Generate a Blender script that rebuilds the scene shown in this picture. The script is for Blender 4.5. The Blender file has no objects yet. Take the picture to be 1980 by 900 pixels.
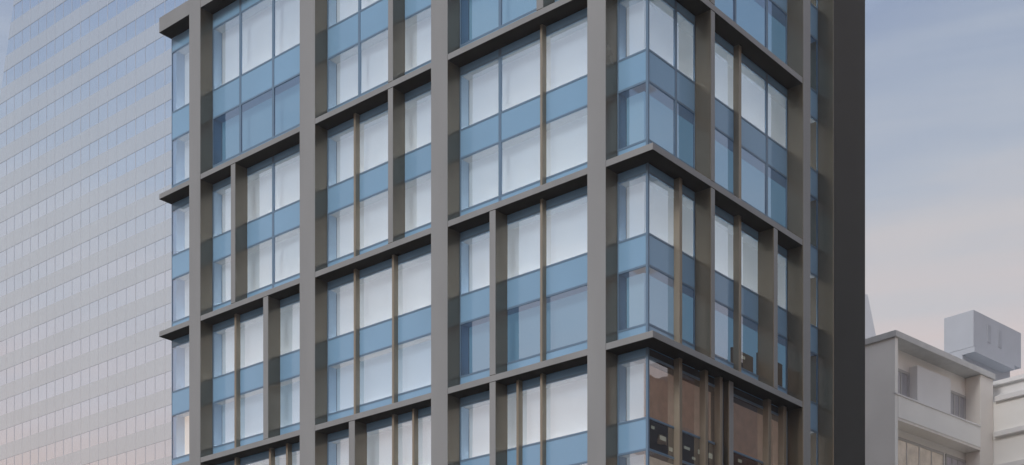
import bpy, bmesh, math, random
from mathutils import Vector
random.seed(7)
SC = bpy.context.scene
COL = SC.collection

# ------------------------------------------------------------------ camera
cam_d = bpy.data.cameras.new('camera')
cam = bpy.data.objects.new('camera', cam_d)
COL.objects.link(cam)
cam.location = (0, 0, 1.6)
cam.rotation_euler = (math.radians(90), 0, 0)
cam_d.sensor_width = 36
cam_d.lens = 50.8
cam_d.shift_y = 0.601
cam_d.clip_end = 6000
SC.camera = cam

# ------------------------------------------------------------------ sun, sky, exposure
SUN_DIR = Vector((-0.541, -0.760, 0.50)).normalized()      # towards the sun
SUN_EL = math.asin(SUN_DIR.z)
sun_d = bpy.data.lights.new('sun', 'SUN')
sun_d.energy = 1.75
sun_d.angle = math.radians(18)
sun_d.color = (1.0, 0.96, 0.92)
sun = bpy.data.objects.new('sun', sun_d)
COL.objects.link(sun)
sun.rotation_euler = (-SUN_DIR).to_track_quat('-Z', 'Y').to_euler()

def lin(r, g, b):
    f = lambda c: (c/255/12.92) if c/255 <= .04045 else ((c/255+.055)/1.055)**2.4
    return (f(r), f(g), f(b), 1)

W = bpy.data.worlds.new('World')
SC.world = W
W.use_nodes = True
nt = W.node_tree
nt.nodes.clear()
def N(t, kind, **kw):
    n = t.nodes.new(kind)
    for k, v in kw.items():
        setattr(n, k, v)
    return n
out = N(nt, 'ShaderNodeOutputWorld')
sky = N(nt, 'ShaderNodeTexSky', sky_type='NISHITA', sun_disc=False)
sky.sun_elevation = SUN_EL
sky.sun_rotation = math.atan2(SUN_DIR.x, SUN_DIR.y)
bg1 = N(nt, 'ShaderNodeBackground')
bg1.inputs['Strength'].default_value = 0.06
nt.links.new(sky.outputs[0], bg1.inputs['Color'])
# dusk veil: high thin cloud, warm and pale low down, then blue; unseen zenith brightened as fill
tc = N(nt, 'ShaderNodeTexCoord')
sep = N(nt, 'ShaderNodeSeparateXYZ')
nt.links.new(tc.outputs['Generated'], sep.inputs[0])
mp = N(nt, 'ShaderNodeMapping')
mp.inputs['Scale'].default_value = (2.0, 2.0, 20)
nt.links.new(tc.outputs['Generated'], mp.inputs[0])
noi = N(nt, 'ShaderNodeTexNoise')
noi.inputs['Scale'].default_value = 1.6
noi.inputs['Detail'].default_value = 5
noi.inputs['Roughness'].default_value = .55
nt.links.new(mp.outputs[0], noi.inputs['Vector'])
wob = N(nt, 'ShaderNodeMath', operation='MULTIPLY_ADD')
wob.inputs[1].default_value = .17
nt.links.new(noi.outputs['Fac'], wob.inputs[0])
nt.links.new(sep.outputs['Z'], wob.inputs[2])
ramp = N(nt, 'ShaderNodeValToRGB')
nt.links.new(wob.outputs[0], ramp.inputs[0])
cr = ramp.color_ramp
stops = [(0.0, (212, 172, 152)), (.22, (214, 178, 160)), (.33, (208, 187, 177)), (.39, (199, 189, 188)),
         (.45, (188, 186, 189)), (.50, (170, 177, 189)), (.545, (156, 167, 185)), (.595, (139, 153, 178)),
         (.72, (190, 203, 224)), (1.0, (238, 243, 250))]
while len(cr.elements) < len(stops):
    cr.elements.new(.5)
for e, (p, c) in zip(cr.elements, stops):
    e.position = p
    e.color = lin(*c)
# the side of the sky nearer the sun is a little brighter
mulx = N(nt, 'ShaderNodeMath', operation='MULTIPLY_ADD')
mulx.inputs[1].default_value = -.08
mulx.inputs[2].default_value = 1.24
nt.links.new(sep.outputs['X'], mulx.inputs[0])
bg2 = N(nt, 'ShaderNodeBackground')
nt.links.new(ramp.outputs[0], bg2.inputs['Color'])
nt.links.new(mulx.outputs[0], bg2.inputs['Strength'])
mixw = N(nt, 'ShaderNodeMixShader')
mixw.inputs[0].default_value = .88
nt.links.new(bg1.outputs[0], mixw.inputs[1])
nt.links.new(bg2.outputs[0], mixw.inputs[2])
nt.links.new(mixw.outputs[0], out.inputs[0])

SC.view_settings.view_transform = 'Standard'
SC.view_settings.look = 'None'
SC.view_settings.exposure = 0
SC.view_settings.gamma = 1
SC.view_settings.use_curve_mapping = False
try:
    SC.cycles.max_bounces = 8
    SC.cycles.transparent_max_bounces = 12
    SC.cycles.sample_clamp_indirect = 4
except Exception:
    pass

# ------------------------------------------------------------------ materials
def pmat(name, col, rough=.5, metal=0.0, spec=.5, vary=.08, scale=1.5, emis=None, estr=0, stretch=(1, 1, 1), bump=0.0):
    """principled material whose colour wanders a little with object-space noise"""
    m = bpy.data.materials.new(name)
    m.use_nodes = True
    t = m.node_tree
    p = t.nodes['Principled BSDF']
    p.inputs['Roughness'].default_value = rough
    p.inputs['Metallic'].default_value = metal
    p.inputs['Specular IOR Level'].default_value = spec
    c = N(t, 'ShaderNodeTexCoord')
    mpn = N(t, 'ShaderNodeMapping')
    mpn.inputs['Scale'].default_value = stretch
    t.links.new(c.outputs['Object'], mpn.inputs[0])
    n = N(t, 'ShaderNodeTexNoise')
    n.inputs['Scale'].default_value = scale
    n.inputs['Detail'].default_value = 5
    t.links.new(mpn.outputs[0], n.inputs['Vector'])
    r = N(t, 'ShaderNodeValToRGB')
    r.color_ramp.elements[0].position = .3
    r.color_ramp.elements[1].position = .7
    r.color_ramp.elements[0].color = tuple(x*(1-vary) for x in col[:3]) + (1,)
    r.color_ramp.elements[1].color = tuple(min(1, x*(1+vary)) for x in col[:3]) + (1,)
    t.links.new(n.outputs['Fac'], r.inputs[0])
    t.links.new(r.outputs[0], p.inputs['Base Color'])
    if bump:
        b = N(t, 'ShaderNodeBump')
        b.inputs['Strength'].default_value = bump
        b.inputs['Distance'].default_value = .02
        t.links.new(n.outputs['Fac'], b.inputs['Height'])
        t.links.new(b.outputs[0], p.inputs['Normal'])
    if emis:
        p.inputs['Emission Color'].default_value = tuple(emis) + (1,)
        p.inputs['Emission Strength'].default_value = estr
    return m

def glass_mat(name, tint, refl, fac, wobble=.02):
    """thin coated glass: part mirror, part tinted see-through"""
    m = bpy.data.materials.new(name)
    m.use_nodes = True
    t = m.node_tree
    t.nodes.clear()
    o = N(t, 'ShaderNodeOutputMaterial')
    tr = N(t, 'ShaderNodeBsdfTransparent')
    tr.inputs[0].default_value = tint + (1,)
    gl = N(t, 'ShaderNodeBsdfGlossy')
    gl.inputs['Color'].default_value = refl + (1,)
    gl.inputs['Roughness'].default_value = .015
    c = N(t, 'ShaderNodeTexCoord')
    n = N(t, 'ShaderNodeTexNoise')
    n.inputs['Scale'].default_value = .9
    n.inputs['Detail'].default_value = 1
    t.links.new(c.outputs['Object'], n.inputs['Vector'])
    b = N(t, 'ShaderNodeBump')
    b.inputs['Strength'].default_value = wobble
    b.inputs['Distance'].default_value = .1
    t.links.new(n.outputs['Fac'], b.inputs['Height'])
    t.links.new(b.outputs[0], gl.inputs['Normal'])
    fr = N(t, 'ShaderNodeFresnel')
    fr.inputs[0].default_value = 1.5
    ad = N(t, 'ShaderNodeMath', operation='MULTIPLY_ADD', use_clamp=True)
    ad.inputs[1].default_value = .85
    ad.inputs[2].default_value = fac
    t.links.new(fr.outputs[0], ad.inputs[0])
    mx = N(t, 'ShaderNodeMixShader')
    t.links.new(ad.outputs[0], mx.inputs[0])
    t.links.new(tr.outputs[0], mx.inputs[1])
    t.links.new(gl.outputs[0], mx.inputs[2])
    t.links.new(mx.outputs[0], o.inputs[0])
    return m

M = {}
M['clad'] = pmat('grey metal cladding', (.228, .236, .24), .5, 0, .4, .09, .5, stretch=(1, 1, .25))
M['reveal'] = pmat('bronze anodised lining', (.185, .162, .125), .18, .66, .5, .06, .6)
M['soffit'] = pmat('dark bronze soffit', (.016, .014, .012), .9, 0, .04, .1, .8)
M['fin'] = pmat('bronze fin', (.27, .235, .18), .4, .55, .5, .06, .8)
M['party'] = pmat('charcoal wall panel', (.042, .041, .038), .7, 0, .2, .05, .12)
M['frame'] = pmat('blue grey frame', (.115, .19, .28), .3, .0, .5, .05, .8)
M['spandrel'] = pmat('blue spandrel glass', (.20, .36, .53), .10, 0, .7, .05, .22)
M['column'] = pmat('grey interior column', (.34, .47, .62), .6, 0, .3, .05, .5)
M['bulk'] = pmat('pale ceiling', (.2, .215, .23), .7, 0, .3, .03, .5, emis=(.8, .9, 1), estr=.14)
M['vision'] = glass_mat('coated vision glass', (.80, .90, .98), (.97, .97, 1.0), .23)
for k, (c, e) in {'bright': ((.90, .94, 1), .19), 'soft': ((.80, .91, 1), .20), 'mid': ((.52, .80, 1), .20),  # glow put into the blinds for room light and reflected sky
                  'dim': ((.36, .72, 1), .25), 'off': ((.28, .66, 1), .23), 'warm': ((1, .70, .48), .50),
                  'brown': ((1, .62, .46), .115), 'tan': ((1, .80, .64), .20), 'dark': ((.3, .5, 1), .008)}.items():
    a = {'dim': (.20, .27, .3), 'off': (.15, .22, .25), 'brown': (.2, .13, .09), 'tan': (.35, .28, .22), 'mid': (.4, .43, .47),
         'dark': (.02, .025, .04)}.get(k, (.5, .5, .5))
    reflected_brick = k in ('brown', 'tan')  # a brick block's reflection is painted into the brown and tan blinds
    M['blind_'+k] = pmat('glowing blind '+k, a, .85, 0, .2, .3 if reflected_brick else .05, 2.2 if reflected_brick else .3, emis=c, estr=e,
                         stretch=(1, 1, 1) if reflected_brick else (1, 1, .2))
M['fill_strip'] = pmat('linear uplight', (.9, .88, .85), .5, emis=(1, .86, .72), estr=36)  # unseen strips added to grade the blinds brighter towards the bottom
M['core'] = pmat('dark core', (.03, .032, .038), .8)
M['reflected'] = pmat('service light', (.2, .22, .2), .5, emis=(.95, .9, .7), estr=.16, vary=.5, scale=3)  # glow for the added spots of reflected light
M['stone'] = pmat('stone base', (.28, .27, .25), .7, 0, .3, .1, .8)
M['tower_glass'] = pmat('pale mirror glass', (.76, .83, .91), .07, 1.0, .5, .03, .05, stretch=(1, 1, 3))
M['tower_band'] = pmat('pale grey panel', (.60, .655, .70), .2, .65, .4, .03, .07)
M['tower_joint'] = pmat('grey joint', (.66, .69, .72), .3, .8)
M['render_wall'] = pmat('pale render', (.84, .825, .79), .85, 0, .2, .06, .25, bump=.1)
M['render_white'] = pmat('white render', (.72, .71, .70), .85, 0, .2, .04, .4)
M['render_beige'] = pmat('beige render', (.79, .745, .69), .85, 0, .2, .06, .3)
M['roof_edge'] = pmat('grey roof edge', (.55, .555, .55), .7)
M['ph'] = pmat('blue grey cladding', (.41, .435, .48), .6, 0, .3, .05, .4)
M['ph_dark'] = pmat('dark vent', (.32, .34, .38), .6)
M['b_glass'] = pmat('curtained window glass', (.36, .355, .38), .12, 0, .6, .12, 1.2, stretch=(4, 4, .3))
M['b_frame'] = pmat('grey window frame', (.46, .45, .44), .5)
M['curtain'] = pmat('pale curtain', (.55, .52, .56), .9, 0, .2, .15, 3, stretch=(6, 6, .1))
M['b_warm'] = pmat('warm lit glazing', (.34, .30, .26), .15, 0, .5, .35, 1.3, emis=(1, .84, .7), estr=.12)
M['brown'] = pmat('brown brick', (.20, .115, .080), .8, 0, .2, .22, .5)
M['tan'] = pmat('tan stone', (.42, .33, .26), .8, 0, .2, .1, .5)
M['dark_glass'] = pmat('dark window band', (.02, .035, .06), .15, 0, .4, .3, .7)
M['slate'] = pmat('dark slate wall', (.055, .055, .065), .7, 0, .3, .2, .4)
M['asphalt'] = pmat('asphalt', (.05, .05, .052), .85, 0, .3, .15, 2)
M['paving'] = pmat('paving', (.27, .26, .25), .85, 0, .3, .12, 1.5)
M['ground'] = pmat('city ground', (.13, .13, .13), .9, 0, .2, .15, .1)
M['paint'] = pmat('white road paint', (.75, .75, .73), .7)

# ------------------------------------------------------------------ mesh helpers
def obj(name, bm, mats, parent=None, bevel=0, recalc=True):
    if recalc:
        bmesh.ops.recalc_face_normals(bm, faces=bm.faces[:])
    me = bpy.data.meshes.new(name)
    bm.to_mesh(me)
    bm.free()
    for m in (mats if isinstance(mats, (list, tuple)) else [mats]):
        me.materials.append(m)
    o = bpy.data.objects.new(name, me)
    COL.objects.link(o)
    if parent:
        o.parent = parent
    if bevel:
        b = o.modifiers.new('bevel', 'BEVEL')
        b.width = bevel
        b.segments = 1
        b.limit_method = 'ANGLE'
    return o

def box(bm, x0, x1, y0, y1, z0, z1, mi=0):
    v = [bm.verts.new(p) for p in ((x0, y0, z0), (x1, y0, z0), (x1, y1, z0), (x0, y1, z0),
                                   (x0, y0, z1), (x1, y0, z1), (x1, y1, z1), (x0, y1, z1))]
    fs = []
    for q in ((0, 1, 2, 3), (4, 5, 6, 7), (0, 1, 5, 4), (1, 2, 6, 5), (2, 3, 7, 6), (3, 0, 4, 7)):
        f = bm.faces.new([v[i] for i in q])
        f.material_index = mi
        fs.append(f)
    return fs

def empty(name, loc, rz, label, cat):
    o = bpy.data.objects.new(name, None)
    COL.objects.link(o)
    o.location = loc
    o.rotation_euler = (0, 0, rz)
    o['label'] = label
    o['category'] = cat
    return o

def structure(o):
    o['kind'] = 'structure'
    return o

# ------------------------------------------------------------------ ground
def sheet(name, pts, z, m):
    bm = bmesh.new()
    bm.faces.new([bm.verts.new((x, y, z)) for x, y in pts])
    o = obj(name, bm, m)
    return structure(o)
ANG = math.atan2(.7618, .6478)
CX, CY = 5.85, 59.95
def loc2w(x, y):
    return (CX + x*.6478 - y*.7618, CY + x*.7618 + y*.6478)
sheet('ground', [(-700, -700), (700, -700), (700, 700), (-700, 700)], 0, M['ground'])
sheet('road', [loc2w(-14, -300), loc2w(-5, -300), loc2w(-5, 300), loc2w(-14, 300)], .004, M['asphalt'])
bm = bmesh.new()
box(bm, -5, 20, -5, 40, -.2, .13)
pv = obj('pavement', bm, M['paving'])
pv.location = (CX, CY, 0)
pv.rotation_euler = (0, 0, ANG)
structure(pv)

# ------------------------------------------------------------------ the office building
# local frame: left front = plane x 0 running along +y, right front = plane y 0 running along +x
TOP = 48.9
off = empty('office_building', (CX, CY, 0), ANG,
            'corner office block with deep grey metal grid over blue glass windows', 'building')
DG = .87          # glass stands this far behind the grid
DB = 1.52         # blinds behind the glass
def fbox(bm, side, s0, s1, d0, d1, z0, z1, mi=0):
    if side == 'L':
        return box(bm, d0, d1, s0, s1, z0, z1, mi)
    return box(bm, s0, s1, d0, d1, z0, z1, mi)

LEVELS = [15.0, 22.8, 30.6, 38.4, 47.85]

def pier(side, s0, s1, z0, z1, name='pier', front='clad', d0=0.0):
    bm = bmesh.new()
    fs = fbox(bm, side, s0, s1, d0, DG+.04, z0, z1)
    ax = 0 if side == 'L' else 1
    for f in fs:
        f.material_index = 0 if all(abs(v.co[ax]-d0) < 1e-4 for v in f.verts) else 1
    return obj(name, bm, [M[front], M['reveal']], off, .02)

LP = [(30.21, 31.20), (20.84, 22.01), (11.64, 12.71), (2.45, 3.44)]
for a, b in LP:
    pier('L', a, b, .14, TOP)
pier('R', 12.60, 13.34, .14, TOP)

# beams: one per level wrapping the corner
def beam(z, h):
    o_ = [(.03, .03), (13.32, .03), (13.32, DG+.02), (DG+.02, DG+.02), (DG+.02, 34.0), (.03, 34.0)]
    bm = bmesh.new()
    lo = [bm.verts.new((x, y, z)) for x, y in o_]
    hi = [bm.verts.new((x, y, z+h)) for x, y in o_]
    n = len(o_)
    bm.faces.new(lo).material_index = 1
    bm.faces.new(hi).material_index = 0
    for i in range(n):
        j = (i+1) % n
        f = bm.faces.new((lo[i], lo[j], hi[j], hi[i]))
        f.material_index = 0
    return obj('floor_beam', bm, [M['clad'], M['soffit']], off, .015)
for z in LEVELS[:4]:
    beam(z, .30)
beam(LEVELS[4], .85)

# secondary piers (narrow, full depth): side, s0, s1, level index
SEC = [('L', 27.24, 27.61, 2), ('L', 24.53, 24.93, 1), ('L', 15.28, 15.62, 3), ('L', 15.28, 15.62, 2),
       ('L', 17.95, 18.38, 0), ('L', 5.91, 6.30, 3), ('L', 8.70, 9.07, 1), ('L', 8.70, 9.07, 0),
       ('R', 4.48, 4.82, 3), ('R', 4.48, 4.82, 2), ('R', 4.48, 4.82, 1),
       ('R', 9.89, 10.27, 1), ('R', 6.80, 7.20, 0)]
def top_of(k):
    return LEVELS[k+1]
for side, a, b, k in SEC:
    pier(side, a, b, LEVELS[k]+.30, top_of(k), 'secondary_pier', d0=.55 if (side, k) == ('R', 0) else .034)

# slim fins in front of the glass
FIN = [('L', 27.83, 27.98, 1), ('L', 27.83, 27.98, 0), ('L', 24.95, 25.11, 0), ('L', 23.59, 23.74, 0),
       ('L', 18.46, 18.60, 2), ('L', 18.46, 18.60, 1), ('L', 15.75, 15.89, 1), ('L', 15.75, 15.89, 0), ('L', 14.38, 14.51, 0),
       ('L', 6.40, 6.53, 2), ('L', 6.40, 6.53, 1), ('L', 7.79, 7.92, 0), ('L', 6.40, 6.53, 0),
       ('R', 2.83, 3.05, 1), ('R', 2.83, 3.05, 0), ('R', 7.70, 7.92, 2), ('R', 7.70, 7.92, 1), ('R', 4.88, 5.12, 0),
       ('R', 6.10, 6.32, 0), ('R', 10.33, 10.6, 0), ('R', 11.76, 12.04, 0)]
for side, a, b, k in FIN:
    bm = bmesh.new()
    fbox(bm, side, a, b, .58, DG+.02, LEVELS[k]+.28, top_of(k)+.02)
    obj('mullion_fin', bm, M['fin'], off, .008)

# windows: one per bay and level; each has panes, spandrel, frame, ceiling and blinds of its own
# side, s0, s1, {level: (lower blind, upper blind)}, {level: [flush mullions]}
BAYS = [
 ('L', 31.22, 33.95, {3: ('bright', 'bright'), 2: ('bright', 'bright'), 1: ('warm', 'bright'), 0: ('warm', 'warm')}, {}),
 ('L', 22.01, 30.21, {3: ('off', 'bright'), 2: ('soft', 'bright'), 1: ('mid', 'soft'), 0: ('soft', 'soft')},
     {3: [27.82, 25.09], 2: [25.09]}),
 ('L', 12.71, 20.84, {3: ('bright', 'bright'), 2: ('bright', 'bright'), 1: ('mid', 'bright'), 0: ('soft', 'bright')}, {3: [18.48]}),
 ('L', 3.44, 11.64, {3: ('dim', 'soft'), 2: ('soft', 'bright'), 1: ('off', 'bright'), 0: ('mid', 'bright')}, {3: [9.14], 2: [9.14]}),
 ('L', .92, 2.45, {3: ('mid', 'soft'), 2: ('dim', 'bright'), 1: ('dim', 'bright'), 0: ('soft', 'soft')}, {}),
 ('R', .92, 4.48, {3: ('off', 'mid'), 2: ('off', 'soft'), 1: ('off', 'soft')}, {3: [2.97], 2: [2.97]}),
 ('R', 4.82, 12.60, {3: ('off', 'mid'), 2: ('off', 'soft'), 1: ('off', 'soft')}, {3: [7.84, 10.67], 2: [10.67]}),
 ('R', .92, 6.80, {0: ('tan', 'brown')}, {}),
 ('R', 7.20, 12.60, {0: ('brown', 'brown')}, {}),
 ('R', 13.34, 15.65, {3: ('off', 'soft'), 2: ('off', 'soft'), 1: ('off', 'soft'), 0: ('off', 'soft')}, {}),
]
def quad(bm, side, s0, s1, d, z0, z1):
    if side == 'L':
        p = ((d, s0, z0), (d, s0, z1), (d, s1, z1), (d, s1, z0))     # faces -x
    else:
        p = ((s0, d, z0), (s1, d, z0), (s1, d, z1), (s0, d, z1))
    bm.faces.new([bm.verts.new(q) for q in p])

for side, s0, s1, lit, muls in BAYS:
    for k, (lo_b, up_b) in lit.items():
        z = LEVELS[k]
        dark_row = side == 'R' and k == 0 and s1 < 13
        H = LEVELS[k+1]-z
        a, b, c = (3.5, 4.83, H-.38) if k < 3 else (3.65, 5.2, H-.80)
        bm = bmesh.new()
        for zz in (1.0, a, b, c):
            fbox(bm, side, s0, s1, DG-.015, DG+.06, z+zz-.045, z+zz+.045)
        fbox(bm, side, s0-.002, s0+.05, DG-.012, DG+.055, z+.31, z+H-.01)
        fbox(bm, side, s1-.05, s1+.002, DG-.012, DG+.055, z+.31, z+H-.01)
        for q in muls.get(k, []):
            fbox(bm, side, q-.08, q+.08, DG-.02, DG+.07, z+.31, z+H-.01)
        wn = obj('window', bm, M['frame'], off)
        bm = bmesh.new()
        bm.free()
        for z0, z1 in ((-.008, .955), (a+.045, b-.045), (c+.045, H-.01)):
            bm = bmesh.new()
            fbox(bm, side, s0, s1, DG, DG+.05, z+z0, z+z1)
            if dark_row and z0 > 1:
                bm.free()
                continue
            obj('spandrel_panel', bm, M['spandrel'], wn)
        for z0, z1 in ((a+.02, a+.32), (c+.02, c+.36)):
            bm = bmesh.new()
            fbox(bm, side, max(s0, 1.02), {4.48: 4.82, 12.60: 13.34}.get(s1, s1) if side == 'R' else s1, DG+.07, DB+.3, z+z0, z+z1)
            lo_lit = (lo_b if z0 < 5.1 else up_b) not in ('off', 'dim')
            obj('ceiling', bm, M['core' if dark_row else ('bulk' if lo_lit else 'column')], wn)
        if dark_row:            # clear pane on a dark backing; added glowing boxes imitate reflected windows
            for z0, z1 in ((a-.02, b+.02), (c-.02, H)):
                bm = bmesh.new()
                fbox(bm, side, s0+.01, s1, DG+.065, DG+.10, z+z0, z+z1)
                obj('dark_backing', bm, M['core'], wn)
            bm = bmesh.new()
            quad(bm, side, s0, s1, DG+.01, z+a+.045, z+b-.045)
            obj('dark_row_pane', bm, M['vision'], wn, recalc=False)
            for q in range(int((s1-s0)/.62)):
                sx = s0 + .15 + q*.62 + random.uniform(0, .3)
                bm = bmesh.new()
                zz = z+a+random.choice([.28, .62, .95])
                fbox(bm, side, sx, min(s1-.05, sx+random.uniform(.18, .5)), DG+.03, DG+.06, zz, zz+random.uniform(.1, .22))
                obj('reflected_light', bm, M['reflected'], wn)
        for z0, z1, kind in ((1.0, a, lo_b), (b, c, up_b)):
            cuts = [s0] + sorted(muls.get(k, []) + [(f[1]+f[2])/2 for f in FIN if f[0] == side and f[3] == k and s0 < f[1] < s1]
                                  + [(f[1]+f[2])/2 for f in SEC if f[0] == side and f[3] == k and s0+.1 < f[1] < s1-.1]) + [s1]
            for p, q in zip(cuts, cuts[1:]):
                bm = bmesh.new()
                quad(bm, side, p+.01, q-.01, DG+.012, z+z0+.045, z+z1-.045)
                pane = obj('vision_pane', bm, M['vision'], wn, recalc=False)
                # no two panes are set quite true
                me = pane.data
                ax = 0 if side == 'L' else 1
                ta, tb = random.uniform(-.006, .006), random.uniform(-.006, .006)
                for v in me.vertices:
                    ss = v.co[1-ax]
                    v.co[ax] += ta*(ss-(p+q)/2)/max(1, (q-p)/2) + tb*(v.co.z-z-(z0+z1)/2)/1.25
            bm = bmesh.new()
            e0 = max(s0, DB)
            e1 = {4.48: 4.82, 12.60: 13.34}.get(s1, s1) if side == 'R' else s1     # runs on behind the pier
            fbox(bm, side, e0, e1, DB, DB+.03, z+z0-.04, z+z1+.03)
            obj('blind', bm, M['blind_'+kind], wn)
            if kind in ('bright', 'soft', 'mid', 'warm'):      # added strip, hidden behind the spandrel, brightens the foot of the blind
                bm = bmesh.new()
                fbox(bm, side, max(s0, DB)+.06, s1-.06, DG+.22, DG+.34, z+z0-.82, z+z0-.79)
                obj('fill_strip', bm, M['fill_strip'], wn)

for a, b, h in ((8.0, 9.85, 1.95), (10.3, 12.58, 2.3), (5.2, 7.6, 1.25)):  # added dark slabs, shaped like a skyline reflected in the glass
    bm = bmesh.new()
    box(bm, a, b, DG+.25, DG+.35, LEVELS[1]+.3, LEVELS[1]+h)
    obj('reflected_skyline', bm, M['core'], off)
for a, h in ((8.7, 1.75), (11.3, 1.9)):  # small glowing boxes added as light spots in that skyline
    bm = bmesh.new()
    box(bm, a, a+.35, DG+.2, DG+.24, LEVELS[1]+h-.12, LEVELS[1]+h)
    obj('skyline_light', bm, M['reflected'], off)
# glazed corner post, interior columns behind the main piers, core and base
bm = bmesh.new()
box(bm, DG-.02, DG+.07, DG-.02, DG+.07, 15.3, 47.85)
obj('corner_post', bm, M['frame'], off)
for a, b in LP:
    bm = bmesh.new()
    box(bm, DG+.06, DB-.01, a+.02, b, 15.1, 47.8)
    obj('interior_column', bm, M['column'], off)
bm = bmesh.new()
box(bm, DG+.06, DB-.01, 33.6, 33.93, 15.1, 47.8)
obj('end_post', bm, M['column'], off)
bm = bmesh.new()
box(bm, DB+.35, 15.6, DB+.35, 33.9, 14.9, 48.0)
obj('core', bm, M['core'], off)
bm = bmesh.new()
box(bm, .9, 15.6, .9, 33.9, .14, 14.95)
obj('base_wall', bm, M['stone'], off)
bm = bmesh.new()
box(bm, .95, 15.6, .95, 33.9, 48.2, 48.5)
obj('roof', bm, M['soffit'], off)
# party wall closing the right front
bm = bmesh.new()
fs = box(bm, 15.65, 19.08, 0.0, 30, .14, 50.5)
for f in fs:
    if all(abs(v.co.x-15.65) < 1e-4 for v in f.verts):
        f.material_index = 1
obj('party_wall', bm, [M['party'], M['reveal']], off, .02)

# ------------------------------------------------------------------ glass skyscraper behind, left
sky_t = empty('glass_skyscraper', (-65, 188, 0), math.atan2(-.6478, .7618),
              'tall pale glass skyscraper with grey floor bands and a leaning side, behind the grid building', 'skyscraper')
# local x runs along the front to the right, local y goes back
def edge_l(z):
    return -2.67 + (z-101.7)*.301
TT = 122
def slab(bm, z0, z1, yf, depth, inset=0, mi=0):
    xl0, xl1 = edge_l(z0)+inset, edge_l(z1)+inset
    xr = 62-inset
    ps = [(xl0, yf, z0), (xr, yf, z0), (xr, depth, z0), (xl0, depth, z0), (xl1, yf, z1), (xr, yf, z1), (xr, depth, z1), (xl1, depth, z1)]
    v = [bm.verts.new(p) for p in ps]
    for q in ((0, 1, 2, 3), (4, 5, 6, 7), (0, 1, 5, 4), (1, 2, 6, 5), (2, 3, 7, 6), (3, 0, 4, 7)):
        bm.faces.new([v[i] for i in q]).material_index = mi
bm = bmesh.new()
slab(bm, 0, TT, .03, 40, .06)
obj('glass_wall', bm, M['tower_glass'], sky_t)
zb = 105.2
k0 = int(-(zb//3.9))
for k in range(k0, 12):
    z1 = zb + 3.9*k
    z0 = z1-1.95
    if z0 < 30 or z1 > TT:
        continue
    bm = bmesh.new()
    slab(bm, z0, z1, .0, 40.05, 0)
    obj('floor_band', bm, M['tower_band'], sky_t)
for i in range(0, 40):
    x = -30 + i*1.9
    zt = min(TT-1, 101.7 + (x+2.67)/.301 - .5)
    if x > 50 or zt < 40:
        continue
    w = .025 if i % 3 else .06
    bm = bmesh.new()
    box(bm, x-w/2, x+w/2, -.012, .1, 30, zt)
    obj('mullion', bm, M['tower_joint'], sky_t)

# ------------------------------------------------------------------ pale building at right
BA = math.atan2(.6825, .7309)
bl = empty('pale_building', (25.2, 95, 0), BA,
           'pale rendered low building with recessed balconies and a flat roof, right of the dark wall', 'building')
bm = bmesh.new()
box(bm, 0, 12.8, 1.2, 14, 0, 35.2)             # body behind the loggias
box(bm, 0, .35, .02, 1.2, 0, 35.2)             # left cheek
obj('wall', bm, M['render_wall'], bl)
bm = bmesh.new()
box(bm, 11.0, 12.79, .01, 1.2, 0, 35.2)
obj('corner_pier', bm, M['render_beige'], bl, .02)
bm = bmesh.new()
box(bm, -.12, 12.9, -.12, 14, 35.2, 35.62)
obj('roof', bm, M['roof_edge'], bl, .02)
for z0, z1 in ((30.0, 31.45), (24.6, 26.05), (19.2, 20.65)):
    bm = bmesh.new()
    box(bm, .35, 11.0, .0, 1.2, z0, z1)
    pr = obj('balcony', bm, M['render_wall'], bl)
    bm = bmesh.new()
    box(bm, .0, 11.0, -.05, .2, z1, z1+.1)
    obj('coping', bm, M['render_white'], pr)
    bm = bmesh.new()
    box(bm, .35, 11.0, .03, 1.2, z0-.18, z0-.01)
    obj('shadow_gap', bm, M['render_beige'], pr)
def bwin(x0, x1, z0, z1, nm, pm='b_glass'):
    bm = bmesh.new()
    w = .09
    box(bm, x0, x1, 1.12, 1.2, z1-w*2, z1)
    box(bm, x0, x1, 1.12, 1.2, z0, z0+w)
    for i in range(nm+1):
        x = x0 + (x1-x0-w)*i/nm
        box(bm, x, x+w, 1.13, 1.2, z0, z1)
    f = obj('window', bm, M['b_frame'], bl)
    bm = bmesh.new()
    box(bm, x0+.02, x1-.02, 1.16, 1.19, z0+.02, z1-.02)
    obj('pane', bm, M[pm], f)
bwin(1.6, 4.3, 31.2, 33.9, 3)
bwin(8.7, 11.5, 31.2, 33.9, 4)
bwin(8.3, 11.5, 26.1, 29.3, 4, 'curtain')
bwin(1.6, 8.0, 26.1, 29.3, 4, 'b_warm')
bm = bmesh.new()
box(bm, 3.6, 7.9, .55, 1.2, 31.4, 34.3)
obj('wall_panel', bm, M['render_white'], bl)
wing = empty('terrace_building', (25.2, 95, 0), BA,
             'low white building with stacked ledges and a blue grey rooftop box', 'building')
bm = bmesh.new()
box(bm, 12.85, 24, -20, 6, 0, 33.6)
obj('wall', bm, M['render_wall'], wing)
for z in (33.55, 31.0, 28.6, 25.4):
    bm = bmesh.new()
    box(bm, 12.5 if z < 33 else 12.6, 24.3, -20.3, -.2, z, z+.38)
    obj('ledge', bm, M['render_white'], wing, .02)
bm = bmesh.new()
box(bm, 14.0, 24, -18, 5.5, 33.6, 35.1)
box(bm, 13.7, 24.2, -18.3, 5.6, 35.1, 35.4)
obj('upper_storey', bm, M['render_white'], wing)
bm = bmesh.new()
box(bm, 12.75, 12.95, -2.4, -.3, 27.3, 28.4)
obj('opening', bm, M['ph_dark'], wing)
bm = bmesh.new()
box(bm, 13.6, 20.7, 2.0, 4.4, 38.3, 41.0)
box(bm, 13.62, 20.7, 2.9, 4.38, 35.4, 38.3)
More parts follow.
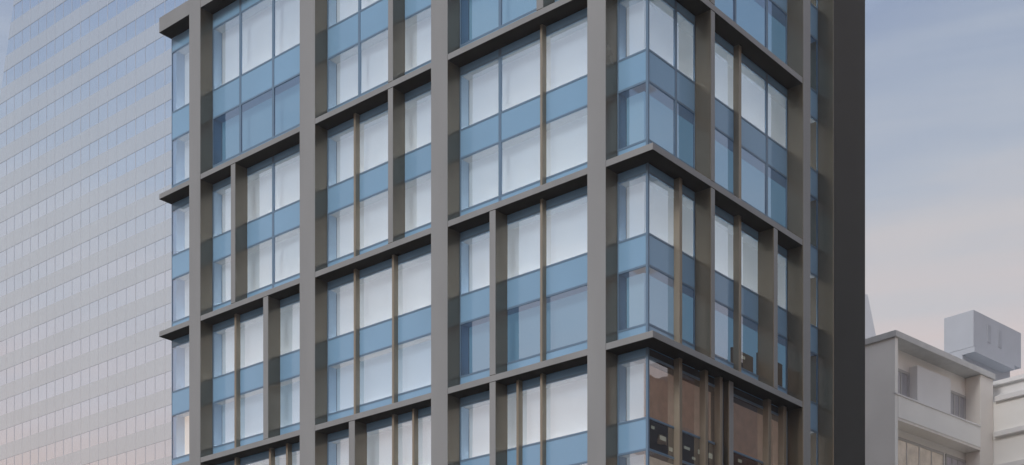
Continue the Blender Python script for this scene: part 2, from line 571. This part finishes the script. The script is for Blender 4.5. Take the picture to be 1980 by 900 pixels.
rb = obj('rooftop_box', bm, M['ph'], wing, .02)
bm = bmesh.new()
box(bm, 13.58, 19.5, 1.9, 2.95, 37.9, 38.28)
obj('slab', bm, M['ph'], rb)
for x in (15.6, 17.2):
    bm = bmesh.new()
    box(bm, x, x+.45, 1.97, 2.1, 39.1, 40.4)
    obj('vent', bm, M['ph_dark'], rb)

bm = bmesh.new()
b_, t_ = [(14, 138), (40.5, 138), (40.5, 156), (14, 156)], [(22, 142), (34.95, 142), (34.95, 152), (22, 152)]
lo = [bm.verts.new((x, y, 0)) for x, y in b_]
# sides lean in above 20 m
md = [bm.verts.new((x, y, 22)) for x, y in b_]
hi = [bm.verts.new((x, y, 56.0)) for x, y in t_]
bm.faces.new(lo); bm.faces.new(hi)
for A, B in ((lo, md), (md, hi)):
    for i in range(4):
        j = (i+1) % 4
        bm.faces.new((A[i], A[j], B[j], B[i]))
tp = obj('tapered_tower', bm, M['ph'])
tp['label'] = 'grey tapering tower top just showing beside the tall dark wall'
tp['category'] = 'tower'

# ------------------------------------------------------------------ buildings across the side street, seen as reflections
bb = empty('brown_building', (CX, CY, 0), ANG, 'brown brick office block mirrored in the lowest windows of the right front', 'building')
bm = bmesh.new()
box(bm, 14, 46, -42, -25.2, 0, 37.0)
obj('wall', bm, M['brown'], bb)
for z0, z1 in ((30.9, 33.2), (23.8, 26.2), (17, 19.4), (10, 12.4)):
    bm = bmesh.new()
    box(bm, 14.3, 45.7, -25.3, -25.1, z0, z1)
    wd = obj('window_band', bm, M['dark_glass'], bb)
    bm = bmesh.new()
    x = 14.6
    while x < 45:
        if random.random() < .45:
            box(bm, x, x+random.uniform(.6, 1.6), -25.12, -25.06, z0+random.uniform(.5, .9), z0+random.uniform(1.1, 1.5))
        x += 1.9
    obj('lit_room', bm, M['tan'], wd)
    bm = bmesh.new()
    box(bm, 14.1, 45.9, -25.25, -25.0, z0-3.6, z0-.1)
    obj('stone_band', bm, M['tan'], bb)
db = empty('slate_building', (CX, CY, 0), ANG, 'dark slate building mirrored along the right end of the right front', 'building')
bm = bmesh.new()
box(bm, 47.5, 100, -42, -25.5, 0, 38.5)
box(bm, 52, 63, -38, -26.5, 38.5, 41.5)
box(bm, 70, 90, -38, -27, 38.5, 44)
obj('wall', bm, M['slate'], db)
for z0 in (34.5, 26.5):
    bm = bmesh.new()
    box(bm, 48, 99, -25.55, -25.4, z0-4.6, z0-.6)
    obj('brick_band', bm, M['brown'], db)

# ------------------------------------------------------------------ evening haze
if True:
    bm = bmesh.new()
    box(bm, -720, 720, -720, 720, -1, 126)
    hm = bpy.data.materials.new('evening haze')
    hm.use_nodes = True
    t = hm.node_tree
    t.nodes.clear()
    o_ = N(t, 'ShaderNodeOutputMaterial')
    v_ = N(t, 'ShaderNodeVolumePrincipled')
    v_.inputs['Color'].default_value = (.93, .95, 1, 1)
    v_.inputs['Density'].default_value = .0003
    v_.inputs['Anisotropy'].default_value = .0
    t.links.new(v_.outputs[0], o_.inputs['Volume'])
    hz = obj('haze', bm, hm)
    hz['kind'] = 'stuff'
